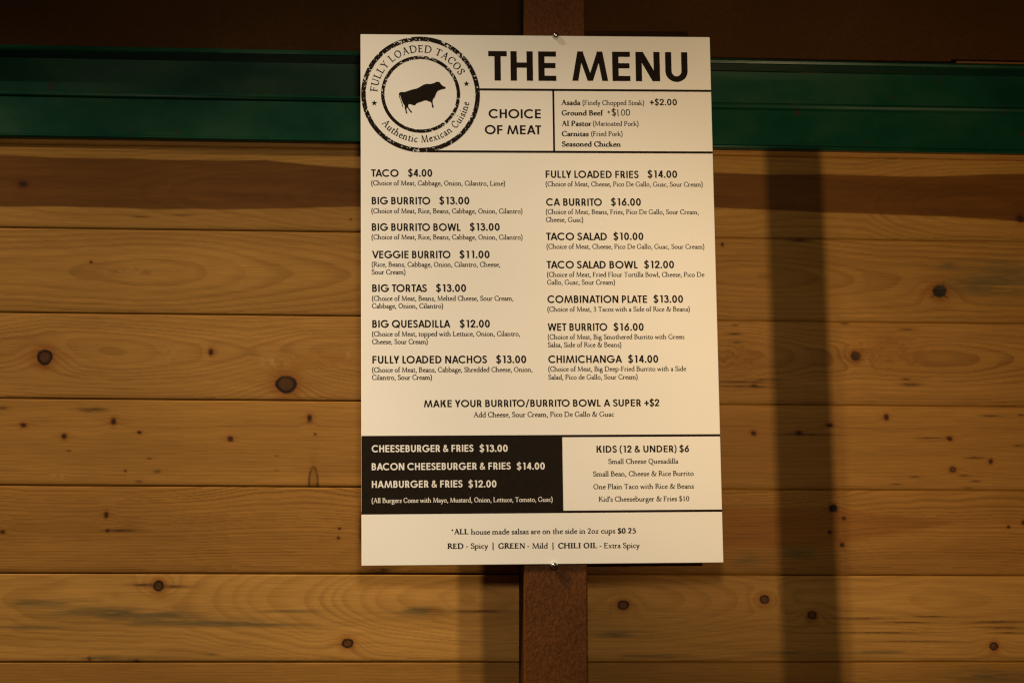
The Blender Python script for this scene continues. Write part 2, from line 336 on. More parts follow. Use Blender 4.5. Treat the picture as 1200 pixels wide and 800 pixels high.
        y = WALL + depth[:, None] / 1000. + .0007 * (fbm(u / 300, v * 0 + r, 700, 2) - .5)
        V.append(np.stack([np.broadcast_to(u / 1000., y.shape), y, np.broadcast_to(zz / 1000., y.shape)], -1).reshape(-1, 3))
        COL.append(np.clip(col, 0.002, .9).reshape(-1, 3))
    V = np.concatenate(V); COL = np.concatenate(COL)
    if True:
        keep = V[:, 2] < .345                                       # the wall runs up behind the green beam
    ny = len(V) // nx
    first = int(np.argmax(keep.reshape(ny, nx)[:, 0])); V = V[first * nx:]; COL = COL[first * nx:]; ny -= first
    i = (np.arange(ny - 1)[:, None] * nx + np.arange(nx - 1)[None, :]).ravel()
    F = np.stack([i, i + nx, i + nx + 1, i + 1], 1).astype(np.int32)
    # a back so that the wall has its thickness
    b0 = len(V); x0, x1, z0, z1 = V[:, 0].min(), V[:, 0].max(), V[:, 2].min(), V[:, 2].max()
    V = np.vstack([V, [(x0, WALL + .022, z1), (x1, WALL + .022, z1), (x1, WALL + .022, z0), (x0, WALL + .022, z0)]])
    COL = np.vstack([COL, np.full((4, 3), .2)])
    F = np.vstack([F, [[b0, b0 + 1, b0 + 2, b0 + 3]]]).astype(np.int32)
    me = bpy.data.meshes.new('plank_wall')
    me.vertices.add(len(V)); me.vertices.foreach_set('co', V.astype(np.float32).ravel())
    me.loops.add(F.size); me.loops.foreach_set('vertex_index', F.ravel())
    me.polygons.add(len(F)); me.polygons.foreach_set('loop_start', np.arange(0, F.size, 4, dtype=np.int32))
    me.polygons.foreach_set('loop_total', np.full(len(F), 4, np.int32))
    me.update(calc_edges=True)
    at = me.color_attributes.new('wood', 'FLOAT_COLOR', 'POINT')
    at.data.foreach_set('color', np.hstack([COL, np.ones((len(COL), 1))]).astype(np.float32).ravel())
    me.materials.append(PINE)
    o = link('plank_wall', me)
    return tag(o, 'wall of wide horizontal knotty pine planks below the green beam', 'plank wall')
KNOT_ARCH = (-391.5, -377., -284.)
plank_wall()

# ---------------------------------------------------------------- the dark sheeting above, the green beam
sh = empty('sheet_panel', (0, WALL, .44))
tag(sh, 'dark brown textured sheeting above the green beam, with lapped seams', 'wall panel')
def at_panel(o): o.parent = sh; o.location = (0, -WALL, -.44); return o
SY = WALL + .012
xs = np.linspace(-2.2, 2.2, 60)
V, Fc = [], []
zs_ = np.linspace(.40, 1.10, 16)
for k, x in enumerate(xs):
    for q, z in enumerate(zs_): V.append((x, SY + .003 * (math.sin(x * 3.1 + z * 4) * .5 + math.sin(x * 7.7 - z * 9) * .3) * min(1, (z - .40) * 6), z))
nz = len(zs_)
for k in range(len(xs) - 1):
    for q in range(nz - 1): Fc.append((k * nz + q, (k + 1) * nz + q, (k + 1) * nz + q + 1, k * nz + q + 1))
me = bpy.data.meshes.new('sheet'); me.from_pydata(V, [], Fc); me.materials.append(SHEET)
me.polygons.foreach_set('use_smooth', [True] * len(me.polygons))
o = at_panel(link('sheet', me)); md = o.modifiers.new('thickness', 'SOLIDIFY'); md.thickness = .004; md.offset = 1
def lap(x0, z0, x1, z1, wd, t=.0035):
    dx, dz = x1 - x0, z1 - z0; L = math.hypot(dx, dz); nx_, nz_ = dz / L * wd, -dx / L * wd
    ring = [(x0, z0), (x0 + nx_, z0 + nz_), (x1 + nx_, z1 + nz_), (x1, z1)]
    Vv = [(x, SY - .0035 - t, z) for x, z in ring] + [(x, SY + .001, z) for x, z in ring]
    return at_panel(mesh('lapped_seam', Vv, [(3, 2, 1, 0), (4, 5, 6, 7), (0, 1, 5, 4), (1, 2, 6, 5), (2, 3, 7, 6), (3, 0, 4, 7)], TAPE))
lap(.488, .440, 1.016, 1.10, .033)
lap(-.582, .440, -.577, 1.10, .021, .0015)
at_panel(box('sheet_edge', .765, 2.2, WALL - .036, WALL - .026, .4497, .4550, LIP, None, .001, 1))

bm_ = empty('steel_beam', (0, WALL, .29))
tag(bm_, 'dark green painted steel beam running across above the planks', 'beam')
Y = WALL
def wob(x, j): return (.0006 * math.sin(x * 5 + j), .0005 * math.sin(x * 3.3 + j * 2))
bx = np.linspace(-2.2, 2.2, 90)
low = [(Y + .030, .2905), (Y - .014, .2905), (Y - .0165, .2925), (Y - .0165, .2950), (Y - .013, .2985), (Y - .0055, .3645), (Y - .004, .3662), (Y + .030, .3662)]
bead = [(Y + .030, .3668)] + [(Y - .004 - .0052 * math.sin(math.radians(a)), .3722 - .0052 * math.cos(math.radians(a))) for a in range(0, 181, 20)] + [(Y + .030, .3776)]
web = [(Y + .030, .3778), (Y + .003, .3778), (Y + .005, .4385), (Y + .030, .4385)]
lip = [(Y + .030, .4388), (Y - .041, .4392), (Y - .0445, .4405), (Y - .046, .4440), (Y - .0445, .4475), (Y - .041, .4490), (Y + .030, .4495)]
for nm, pr in (('lower_flange', low), ('bead', bead), ('web', web), ('upper_lip', lip)):
    o = extrude_x(nm, pr, bx, GREEN, None, wob); o.parent = bm_; o.location = (0, -WALL, -.29)

# ---------------------------------------------------------------- the posts
def post(name, x0, x1, y0, y1, z0, z1, label):
    e = empty(name, ((x0 + x1) / 2, (y0 + y1) / 2, z0))
    o = box('tube', x0 - e.location.x, x1 - e.location.x, y0 - e.location.y, y1 - e.location.y, 0, z1 - z0, BROWN, e, .0022, 3)
    tag(e, label, 'post', 'brown steel posts'); return e
mp = post('steel_post', -.0271, .0799, .0062, WALL * 0 + .0202, -1.7, 1.1, 'brown post with wrinkled paint running up behind the menu board')
bar = box('shaded_side', -.0262, .0790, .0204, WALL + .004, -1.7, .285, SIDE_SHADE); bar.parent = mp  # side of the post back to the wall, shade put into its colour
bar.location = tuple(-c for c in mp.location)
lp = post('steel_post', .5654, .5994, -1.617, -1.583, -1.7, -.2005, 'slim low brown post standing in the room in front of the planks')
lp.rotation_euler = (0, -.0172, 0)                                  # it leans a little

# ---------------------------------------------------------------- the menu board
# ---------------------------------------------------------------- lettering
# Two alphabets drawn as strokes: a geometric sans (cap height 1) and a pen-drawn old-style serif (1000 units to the em).
def strip(pts, ws, closed=False):
    """a ribbon along pts, full width ws[i] across the direction of travel -> list of quads"""
    P = np.array(pts, float); n = len(P)
    if closed:
        T = np.roll(P, -1, 0) - np.roll(P, 1, 0)
    else:
        T = np.empty_like(P); T[1:-1] = P[2:] - P[:-2]; T[0] = P[1] - P[0]; T[-1] = P[-1] - P[-2]
        if n > 2: T[0] = -3 * P[0] + 4 * P[1] - P[2]; T[-1] = 3 * P[-1] - 4 * P[-2] + P[-3]
    T /= np.maximum(np.linalg.norm(T, axis=1, keepdims=True), 1e-9)
    if np.ndim(ws) == 0 and callable(ws):
        ws = ws(T)
    N = np.stack([-T[:, 1], T[:, 0]], 1) * (np.asarray(ws) * np.ones(n))[:, None] * .5
    A, B = P + N, P - N
    m = n if closed else n - 1
    return [[A[i], B[i], B[(i + 1) % n], A[(i + 1) % n]] for i in range(m)]

def arcpts(cx, cy, rx, ry, a0, a1, n=None):
    n = n or max(5, int(abs(a1 - a0) / 12) + 1)
    a = np.radians(np.linspace(a0, a1, n))
    return np.stack([cx + rx * np.cos(a), cy + ry * np.sin(a)], 1)

def smooth(pts, k=5):
    """Catmull-Rom through the points"""
    P = np.array(pts, float); Q = np.vstack([2 * P[0] - P[1], P, 2 * P[-1] - P[-2]]); out = []
    for i in range(1, len(Q) - 2):
        for t in np.linspace(0, 1, k, endpoint=False):
            a, b, c, d = Q[i - 1:i + 3]
            out.append(.5 * (2 * b + (c - a) * t + (2 * a - 5 * b + 4 * c - d) * t * t + (3 * b - a - 3 * c + d) * t ** 3))
    out.append(P[-1]); return np.array(out)

# --- the sans
def sans_glyph(ch, w):
    h = w * .9; o = .012
    def rect(x0, y0, x1, y1): return [[(x0, y0), (x1, y0), (x1, y1), (x0, y1)]]
    def dia(xb, xt, wh, yb=0., yt=1.): return [[(xb, yb), (xb + wh, yb), (xt + wh, yt), (xt, yt)]]
    def arc(cx, cy, rx, ry, a0, a1, n=None): return strip(arcpts(cx, cy, rx - w / 2, ry - h / 2, a0, a1, n), w)
    s = .085; L = s
    if ch == 'A': return dia(0, .43 - w * .53, w * 1.06) + dia(.86 - w * 1.06, .43 - w * .53, w * 1.06) + rect(.19, .21, .67, .21 + h), .02, .86
    if ch == 'B':
        g = rect(0, 0, w, 1) + rect(w, 0, .34, h) + rect(w, 1 - h, .30, 1) + rect(w, .545 - h / 2, .32, .545 + h / 2)
        a, b = (.455 + h / 2) / 2, (.545 + h / 2) / 2
        return g + arc(.29, 1 - a, .265, a, -90, 90, 14) + arc(.31, b, .29, b, -90, 90, 14), L, .60
    if ch in 'CG':
        g = arc(.52, .5, .52 + o, .5 + o, 44, 316, 26)
        if ch == 'C': return g, .05, .92
        return arc(.52, .5, .52 + o, .5 + o, 40, 358, 30) + rect(.56, .5 - h * .7, 1.03, .5 + h * .3), .05, 1.03
    if ch == 'D': return rect(0, 0, w, 1) + rect(w, 0, .32, h) + rect(w, 1 - h, .32, 1) + arc(.30, .5, .48, .5, -90, 90, 18), L, .78
    if ch == 'E': return rect(0, 0, w, 1) + rect(w, 0, .56, h) + rect(w, 1 - h, .56, 1) + rect(w, .52 - h / 2, .54, .52 + h / 2), L, .56
    if ch == 'F': return rect(0, 0, w, 1) + rect(w, 1 - h, .53, 1) + rect(w, .50 - h / 2, .51, .50 + h / 2), L, .53
    if ch == 'H': return rect(0, 0, w, 1) + rect(.70 - w, 0, .70, 1) + rect(w, .53 - h / 2, .70 - w, .53 + h / 2), L, .70
    if ch == 'I': return rect(0, 0, w, 1), L, w
    if ch == 'K': return rect(0, 0, w, 1) + dia(w * .9, .66 - w * 1.3, w * 1.35, .42, 1) + dia(.72 - w * 1.35, .26, w * 1.35, 0, .60), L, .72
    if ch == 'L': return rect(0, 0, w, 1) + rect(w, 0, .47, h), L, .47
    if ch == 'M':
        a, c = w * .95, w * .84
        return dia(0, .17, a) + dia(1.12 - a, .95 - a, a) + dia(.56 - c * .5, .17, c) + dia(.56 - c * .5, .95 - c, c), .05, 1.12
    if ch == 'N': return rect(0, 0, w, 1) + rect(.76 - w, 0, .76, 1) + dia(.76 - w * 1.2, 0, w * 1.2), L, .76
    if ch == 'O': return arc(.53, .5, .53, .5 + o, 0, 360, 33), .05, 1.06
    if ch == 'Q': return arc(.53, .5, .53, .5 + o, 0, 360, 33) + dia(.93 - w * .6, .56, w * 1.2, -.03, .36), .05, 1.06
    if ch == 'P': return rect(0, 0, w, 1) + rect(w, 1 - h, .29, 1) + rect(w, .44 - h / 2, .29, .44 + h / 2) + arc(.28, .72 - h / 4, .28, .28 + h / 4, -90, 90), L, .56
    if ch == 'R':
        return rect(0, 0, w, 1) + rect(w, 1 - h, .29, 1) + rect(w, .44 - h / 2, .29, .44 + h / 2) + arc(.28, .72 - h / 4, .28, .28 + h / 4, -90, 90) + dia(.61 - w * 1.2, .24, w * 1.25, 0, .44), L, .61
    if ch == 'S':
        p = smooth([(.50, .80), (.40, .915), (.27, .925), (.13, .86), (.09, .74), (.15, .61), (.30, .52), (.45, .42), (.50, .27), (.42, .12), (.27, .07), (.13, .11), (.05, .24)], 4)
        return strip(p, w * .95), .05, .57
    if ch == 'T': return rect(.29 - w / 2, 0, .29 + w / 2, 1 - h) + rect(0, 1 - h, .58, 1), .03, .58
    if ch == 'U': return rect(0, .34, w, 1) + rect(.70 - w, .34, .70, 1) + arc(.35, .35, .35, .36, 180, 360, 16), L, .70
    if ch == 'V': return dia(.36, 0, w * 1.08) + dia(.44 - w * .54, .80 - w * .5, w * 1.08), .02, .85
    if ch == 'W': return dia(.30 - w * .5, 0, w) + dia(.30 - w * .5, .58 - w * .5, w) + dia(.86 - w * .5, .58 - w * .5, w) + dia(.86 - w * .5, 1.16 - w, w), .02, 1.16
    if ch == 'Y': return rect(.36 - w / 2, 0, .36 + w / 2, .46) + dia(.36 - w * .62, 0, w * 1.15, .38, 1) + dia(.36 - w * .55, .72 - w * 1.15, w * 1.15, .38, 1), .02, .72
    if ch == '0': return arc(.31, .5, .31, .5 + o, 0, 360, 27), .06, .62
    if ch == '1': return rect(.19, 0, .19 + w, 1) + [[(.05, .85), (.09, 1), (.25, 1), (.25, .85)]], .13, .19 + w
    if ch == '2': return strip(smooth([(.075, .67), (.10, .82), (.22, .92), (.36, .92), (.48, .82), (.49, .68), (.40, .50), (.24, .28), (.06, .07)], 4), w) + rect(.0, 0, .58, h), .06, .58
    if ch == '3':
        return strip(smooth([(.07, .78), (.15, .90), (.28, .93), (.41, .87), (.44, .74), (.37, .61), (.22, .56)], 4), w * .95) + strip(smooth([(.22, .55), (.38, .51), (.48, .40), (.48, .24), (.38, .10), (.25, .065), (.11, .12), (.06, .26)], 4), w * .95), .05, .56
    if ch == '4': return rect(.36, 0, .36 + w, 1) + dia(.0, .33, w * 1.1, .24, 1) + rect(.02, .20, .62, .20 + h), .05, .62
    if ch == '5':
        return rect(.14, 1 - h, .53, 1) + dia(.10, .14, w, .50, 1) + strip(smooth([(.13, .53), (.28, .60), (.42, .54), (.49, .38), (.46, .20), (.34, .085), (.20, .08), (.07, .18)], 4), w), .05, .57
    if ch == '6': return arc(.31, .33, .31, .34, 0, 360, 24) + dia(.045, .36, w * 1.2, .44, 1), .06, .62
    if ch == '$':
        return sans_glyph('S', w)[0] + rect(.285 - w * .28, -.14, .285 + w * .28, 1.14), .05, .57
    if ch == '&':
        p = smooth([(.70, .04), (.50, .27), (.32, .50), (.20, .68), (.20, .83), (.31, .93), (.43, .86), (.43, .73), (.31, .60), (.14, .45), (.08, .27), (.15, .11), (.29, .065), (.45, .12), (.58, .27), (.66, .44)], 4)
        return strip(p, w * .88), .05, .76
    if ch == '(' : return strip(smooth([(.26, 1.06), (.11, .78), (.07, .45), (.11, .12), (.26, -.16)], 5), w * .8), .05, .28
    if ch == ')': return strip(smooth([(.02, 1.06), (.17, .78), (.21, .45), (.17, .12), (.02, -.16)], 5), w * .8), .05, .28
    if ch == '/': return dia(0, .34, w * .85, -.08, 1.05), .04, .34 + w * .85
    if ch == '+': return rect(.02, .36, .62, .36 + h) + rect(.32 - w / 2, .10, .32 + w / 2, .62 + h), .04, .62
    if ch == '.': return rect(0, 0, w * 1.05, w * 1.05), .06, w * 1.05
    return [], 0, .30

# --- the serif
def serif_glyph(ch, bold):
    TK, TN = (160., 70.) if bold else (112., 55.)
    SH = TN * .9
    out = []
    def nib(T):
        a = np.arctan2(T[:, 1], T[:, 0]); return TN + (TK - TN) * np.abs(np.sin(a - math.radians(18)))
    def S(*pts, k=4): out.extend(strip(smooth(pts, k), nib))
    def Ls(*pts): out.extend(strip(np.array(pts, float), nib))
    def O(cx, cy, rx, ry): out.extend(strip(arcpts(cx, cy, rx, ry, 0, 345, 24), nib, True))
    def Dot(cx, cy, r): out.append([(cx + r * math.cos(k * math.pi / 4), cy + r * math.sin(k * math.pi / 4)) for k in range(8)])
    def V(x, y0, y1, b=0, t=0):
        out.append([(x - TK / 2, y0), (x + TK / 2, y0), (x + TK / 2, y1), (x - TK / 2, y1)])
        if b: F(x, y0, b)
        if t > 0: F(x, y1 - SH, t)
        if t < 0: out.append([(x - TK / 2 - 62, y1 - 62), (x - TK / 2 - 48, y1 - 84), (x - TK / 2 + 4, y1 - 58), (x + TK / 2, y1)])
    def F(x, y, hw): out.append([(x - hw, y), (x + hw, y), (x + hw, y + SH), (x - hw, y + SH)])
    def H(x0, x1, y, th=None): th = th or TN * 1.15; out.append([(x0, y), (x1, y), (x1, y + th), (x0, y + th)])
    def D(x0, y0, x1, y1, w):
        k = w * math.hypot(x1 - x0, y1 - y0) / abs(y1 - y0) / 2
        out.append([(x0 - k, y0), (x0 + k, y0), (x1 + k, y1), (x1 - k, y1)])
    def TT(x, y, d, n=70): out.append([(x - 14, y), (x + 14, y), (x + 14, y + d * n), (x - 14, y + d * n)])
    q = TK * .5; fs = q + 62
    c = ch
    if c == 'a': V(292, 70, 300); S((292, 290), (262, 372), (190, 386), (110, 360), (78, 300)); S((292, 235), (180, 215), (88, 160), (78, 85), (130, 28), (215, 45), (292, 110)); S((292, 90), (320, 20), (395, 40)); adv = 405
    elif c == 'b': V(95, 20, 700, 0, -1); S((95, 310), (180, 378), (300, 385), (400, 310), (420, 200), (380, 80), (280, 12), (180, 10), (95, 50)); adv = 500
    elif c == 'c': S((360, 330), (300, 382), (200, 370), (105, 290), (82, 190), (120, 80), (210, 22), (310, 40), (375, 105)); adv = 405
    elif c == 'd': V(395, 40, 700, 0, -1); S((395, 330), (300, 385), (180, 365), (95, 270), (80, 170), (120, 60), (210, 15), (310, 40), (395, 110)); S((395, 60), (430, 20), (475, 30)); adv = 500
    elif c == 'e': S((85, 232), (240, 262), (362, 262), (350, 330), (270, 386), (180, 368), (100, 290), (80, 180), (120, 75), (215, 20), (320, 45), (380, 110)); adv = 420
    elif c == 'f': V(135, 0, 560, fs); S((135, 540), (165, 650), (240, 685), (320, 640)); H(50, 285, 365); adv = 295
    elif c == 'g': O(200, 265, 118, 122); S((130, 160), (90, 110), (130, 65), (260, 45), (380, 10), (410, -80), (340, -190), (210, -225), (90, -190), (60, -110), (120, -30), (200, 30)); S((295, 345), (360, 372), (435, 365)); adv = 455
    elif c == 'h': V(95, 0, 700, fs, -1); S((95, 280), (180, 365), (290, 375), (375, 320), (395, 230)); V(395, 0, 240, fs); adv = 525
    elif c == 'i': V(115, 0, 400, fs, -1); Dot(112, 585, 48); adv = 240
    elif c == 'k': V(95, 0, 700, fs, -1); D(115, 175, 330, 385, TN); D(420, 0, 215, 240, TK); F(325, 400 - SH, 80); F(425, 0, 70); adv = 490
    elif c == 'l': V(115, 0, 700, fs, -1); adv = 238
    elif c == 'm':
        V(95, 0, 400, fs, -1); S((95, 280), (175, 365), (275, 375), (350, 320), (368, 230)); V(368, 0, 240, fs)
        S((368, 280), (450, 365), (550, 375), (625, 320), (645, 230)); V(645, 0, 240, fs); adv = 775
    elif c == 'n': V(95, 0, 400, fs, -1); S((95, 280), (180, 365), (290, 375), (375, 320), (395, 230)); V(395, 0, 240, fs); adv = 525
    elif c == 'o': O(250, 200, 172, 190); adv = 500
    elif c == 'p': V(100, -240, 400, fs, -1); S((100, 310), (190, 378), (310, 385), (405, 310), (425, 200), (385, 80), (285, 12), (190, 15), (100, 60)); adv = 505
    elif c == 'q': V(395, -240, 390, fs); S((395, 330), (300, 385), (180, 365), (95, 270), (80, 170), (120, 60), (210, 15), (310, 40), (395, 110)); adv = 495
    elif c == 'r': V(95, 0, 400, fs, -1); S((95, 250), (150, 340), (220, 385), (310, 355)); Dot(290, 350, 38); adv = 345
    elif c == 's': S((290, 300), (270, 365), (190, 388), (110, 350), (90, 285), (140, 225), (230, 180), (290, 120), (270, 45), (190, 12), (110, 30), (75, 110)); adv = 355
    elif c == 't': V(130, 70, 480); S((130, 100), (165, 25), (230, 18), (305, 60)); H(45, 285, 368); adv = 310
    elif c == 'u': V(105, 120, 400, 0, -1); S((105, 140), (130, 45), (210, 15), (310, 45), (390, 120)); V(392, 20, 400, 0, -1); S((392, 60), (420, 15), (480, 25)); adv = 515
    elif c == 'v': D(225, 0, 70, 400, TK); D(225, 0, 375, 400, TN); F(70, 400 - SH, 78); F(372, 400 - SH, 66); adv = 440
    elif c == 'w': D(200, 0, 70, 400, TK); D(200, 0, 330, 400, TN); D(465, 0, 330, 400, TK); D(465, 0, 600, 400, TN); F(70, 400 - SH, 78); F(330, 400 - SH, 70); F(600, 400 - SH, 66); adv = 670
    elif c == 'x': D(365, 0, 95, 400, TK); D(85, 0, 360, 400, TN); F(95, 400 - SH, 75); F(360, 400 - SH, 65); F(85, 0, 65); F(365, 0, 75); adv = 450
    elif c == 'y': D(225, 0, 70, 400, TK); S((375, 400), (225, 0), (150, -170), (95, -220), (40, -200)); F(70, 400 - SH, 78); F(372, 400 - SH, 66); adv = 430
    elif c == 'z': H(55, 370, 400 - TN * 1.2); H(50, 385, 0); D(75, 0, 340, 400, TK * .9); adv = 425
    elif c == 'A': D(115, 0, 340, 660, TN); D(590, 0, 340, 670, TK); H(190, 500, 220); F(105, 0, 92); F(590, 0, 105); adv = 690
    elif c == 'B': V(135, 0, 650, fs, fs); S((135, 632), (290, 635), (400, 590), (420, 500), (370, 400), (250, 355), (135, 345)); S((250, 350), (400, 330), (490, 260), (480, 110), (370, 30), (230, 18), (135, 22)); adv = 580
    elif c == 'C': S((590, 490), (560, 585), (450, 640), (310, 630), (170, 540), (100, 400), (100, 250), (170, 110), (300, 25), (440, 20), (550, 70), (610, 170)); TT(592, 470, 1, 165); adv = 660
    elif c == 'D': V(140, 0, 650, fs, fs); S((140, 630), (360, 630), (540, 560), (640, 420), (645, 260), (560, 100), (400, 25), (140, 20)); adv = 750
    elif c == 'E': V(135, 0, 650, fs, fs); H(135, 480, 650 - TN * 1.15); H(135, 395, 320); H(135, 500, 0); TT(472, 640, -1, 130); TT(390, 270, 1, 130); TT(500, 5, 1, 150); adv = 565
    elif c == 'F': V(135, 0, 650, fs + 10, fs); H(135, 480, 650 - TN * 1.15); H(135, 395, 310); TT(472, 640, -1, 140); TT(390, 260, 1, 130); adv = 525
    elif c == 'G': S((600, 490), (570, 585), (450, 640), (310, 630), (170, 540), (100, 400), (100, 250), (170, 110), (300, 25), (450, 20), (600, 70)); V(605, 50, 280, 0, fs); TT(598, 470, 1, 165); adv = 735
    elif c == 'H': V(140, 0, 650, fs, fs); V(620, 0, 650, fs, fs); H(140, 620, 325); adv = 760
    elif c == 'I': V(170, 0, 650, fs, fs); adv = 335
    elif c == 'K': V(140, 0, 650, fs, fs); D(170, 290, 500, 640, TN); D(610, 0, 270, 400, TK); F(500, 650 - SH, 95); F(625, 0, 80); adv = 670
    elif c == 'L': V(135, 0, 650, fs, fs); H(135, 500, 0); TT(505, 5, 1, 170); adv = 555
    elif c == 'M': D(120, 0, 165, 650, TN); D(425, 0, 165, 650, TK); D(425, 0, 690, 650, TN); D(735, 0, 690, 650, TK); F(115, 0, 85); F(740, 0, 95); F(140, 650 - SH, 65); F(715, 650 - SH, 65); adv = 850
    elif c == 'N': D(130, 0, 130, 650, TN * 1.2); D(600, 0, 150, 650, TK); D(605, 0, 605, 650, TN * 1.2); F(130, 0, 90); F(600, 650 - SH, 90); F(95, 650 - SH, 55); adv = 740
    elif c == 'O': O(375, 325, 275, 310); adv = 750
    elif c == 'P': V(135, 0, 650, fs + 10, fs); S((135, 632), (300, 635), (430, 580), (455, 460), (390, 340), (270, 300), (135, 310)); adv = 545
    elif c == 'Q': O(375, 325, 275, 310); S((330, 20), (470, -90), (620, -150), (760, -140)); adv = 750
    elif c == 'R': V(135, 0, 650, fs, fs); S((135, 632), (290, 635), (410, 585), (435, 480), (370, 370), (250, 330), (135, 330)); D(600, 0, 290, 345, TK); F(610, 0, 60); adv = 630
    elif c == 'S': S((395, 500), (370, 600), (270, 640), (160, 610), (105, 520), (130, 420), (260, 345), (390, 265), (430, 160), (370, 50), (250, 12), (140, 45), (85, 160)); TT(398, 480, 1, 150); TT(82, 30, 1, 140); adv = 490
    elif c == 'T': V(310, 0, 650, fs + 8); H(40, 580, 650 - TN * 1.15); TT(45, 640, -1, 140); TT(575, 640, -1, 140); adv = 620
    elif c == 'U': V(140, 200, 650, 0, fs); S((140, 240), (165, 90), (270, 15), (420, 15), (540, 90), (570, 240)); D(572, 200, 575, 650, TN * 1.1); F(575, 650 - SH, 85); adv = 710
    elif c == 'Y': V(310, 0, 320, fs); D(310, 290, 110, 650, TK); D(310, 290, 515, 650, TN); F(105, 650 - SH, 88); F(515, 650 - SH, 75); adv = 610
    elif c == '0': O(235, 315, 165, 300); adv = 470
    elif c == '1': V(235, 0, 630, fs); S((235, 625), (180, 560), (110, 540)); adv = 470
    elif c == '2': S((75, 490), (120, 600), (230, 625), (340, 570), (350, 450), (270, 280), (150, 130), (60, 30)); H(55, 405, 0, TN * 1.6); adv = 470
    elif c == '3': S((90, 540), (170, 620), (290, 600), (340, 500), (280, 390), (180, 345), (310, 320), (385, 220), (360, 80), (240, 10), (110, 15), (60, 60)); adv = 470
    elif c == '5': H(140, 400, 620 - TN * 1.4, TN * 1.6); D(110, 350, 145, 620, TN); S((110, 370), (250, 385), (370, 300), (390, 180), (310, 50), (180, 5), (70, 40)); adv = 470
    elif c == '$': S((360, 500), (330, 590), (240, 620), (140, 580), (105, 500), (140, 400), (250, 330), (360, 250), (390, 150), (330, 40), (230, 10), (130, 40), (80, 140)); D(215, -80, 265, 710, TN); adv = 475
    elif c == '&': S((690, 390), (600, 250), (480, 90), (350, 15), (200, 15), (100, 90), (100, 200), (200, 320), (330, 410), (390, 520), (340, 620), (240, 610), (200, 510), (260, 370), (400, 190), (560, 50), (700, 15)); F(680, 390, 80); adv = 745
    elif c == '(': S((250, 700), (150, 560), (105, 360), (105, 160), (150, -40), (250, -180)); adv = 280
    elif c == ')': S((30, 700), (130, 560), (175, 360), (175, 160), (130, -40), (30, -180)); adv = 280
    elif c == ',': S((90, 55), (125, 30), (115, -60), (60, -130)); Dot(100, 42, 48); adv = 225
    elif c == '.': Dot(110, 42, 50); adv = 225
    elif c == "'": V(90, 460, 680); adv = 180
    elif c == '-': H(40, 270, 190, TN * 1.5); adv = 310
    elif c == '|': D(120, -190, 120, 740, TN * 1.3); adv = 240
    elif c == '*':
        for a in (90, 210, 330, 30, 150, 270):
            x, y = math.cos(math.radians(a)) * 95, math.sin(math.radians(a)) * 95; Ls((180, 520), (180 + x, 520 + y))
        adv = 360
    else: adv = 235
    return out, adv

KERN = {'AT', 'TA', 'AC', 'LO', 'AV', 'LY', 'AS', 'TO', 'AD', 'LA', 'AL'}
def lay(text, font, weight):
    """-> list of (polygon array), in cap heights from the left ink edge, and the ink width"""
    polys, x = [], 0.
    for i, ch in enumerate(text):
        if font == 'sans':
            g, sb, w = sans_glyph(ch, weight)
            x += sb
            polys += [np.array(q, float) + (x, 0) for q in g]
            x += w + sb
            if text[i:i + 2] in KERN: x -= .09
        else:
            g, adv = serif_glyph(ch, weight == 'bold')
            polys += [(np.array(q, float) + (x, 0)) / 650. for q in g]
            x += adv + (22 if weight == 'bold' else 0)
            if font == 'wide': x += 70
    if not polys: return [], 1.
    lo = min(q[:, 0].min() for q in polys); hi = max(q[:, 0].max() for q in polys)
    for q in polys: q[:, 0] -= lo
    return polys, hi - lo

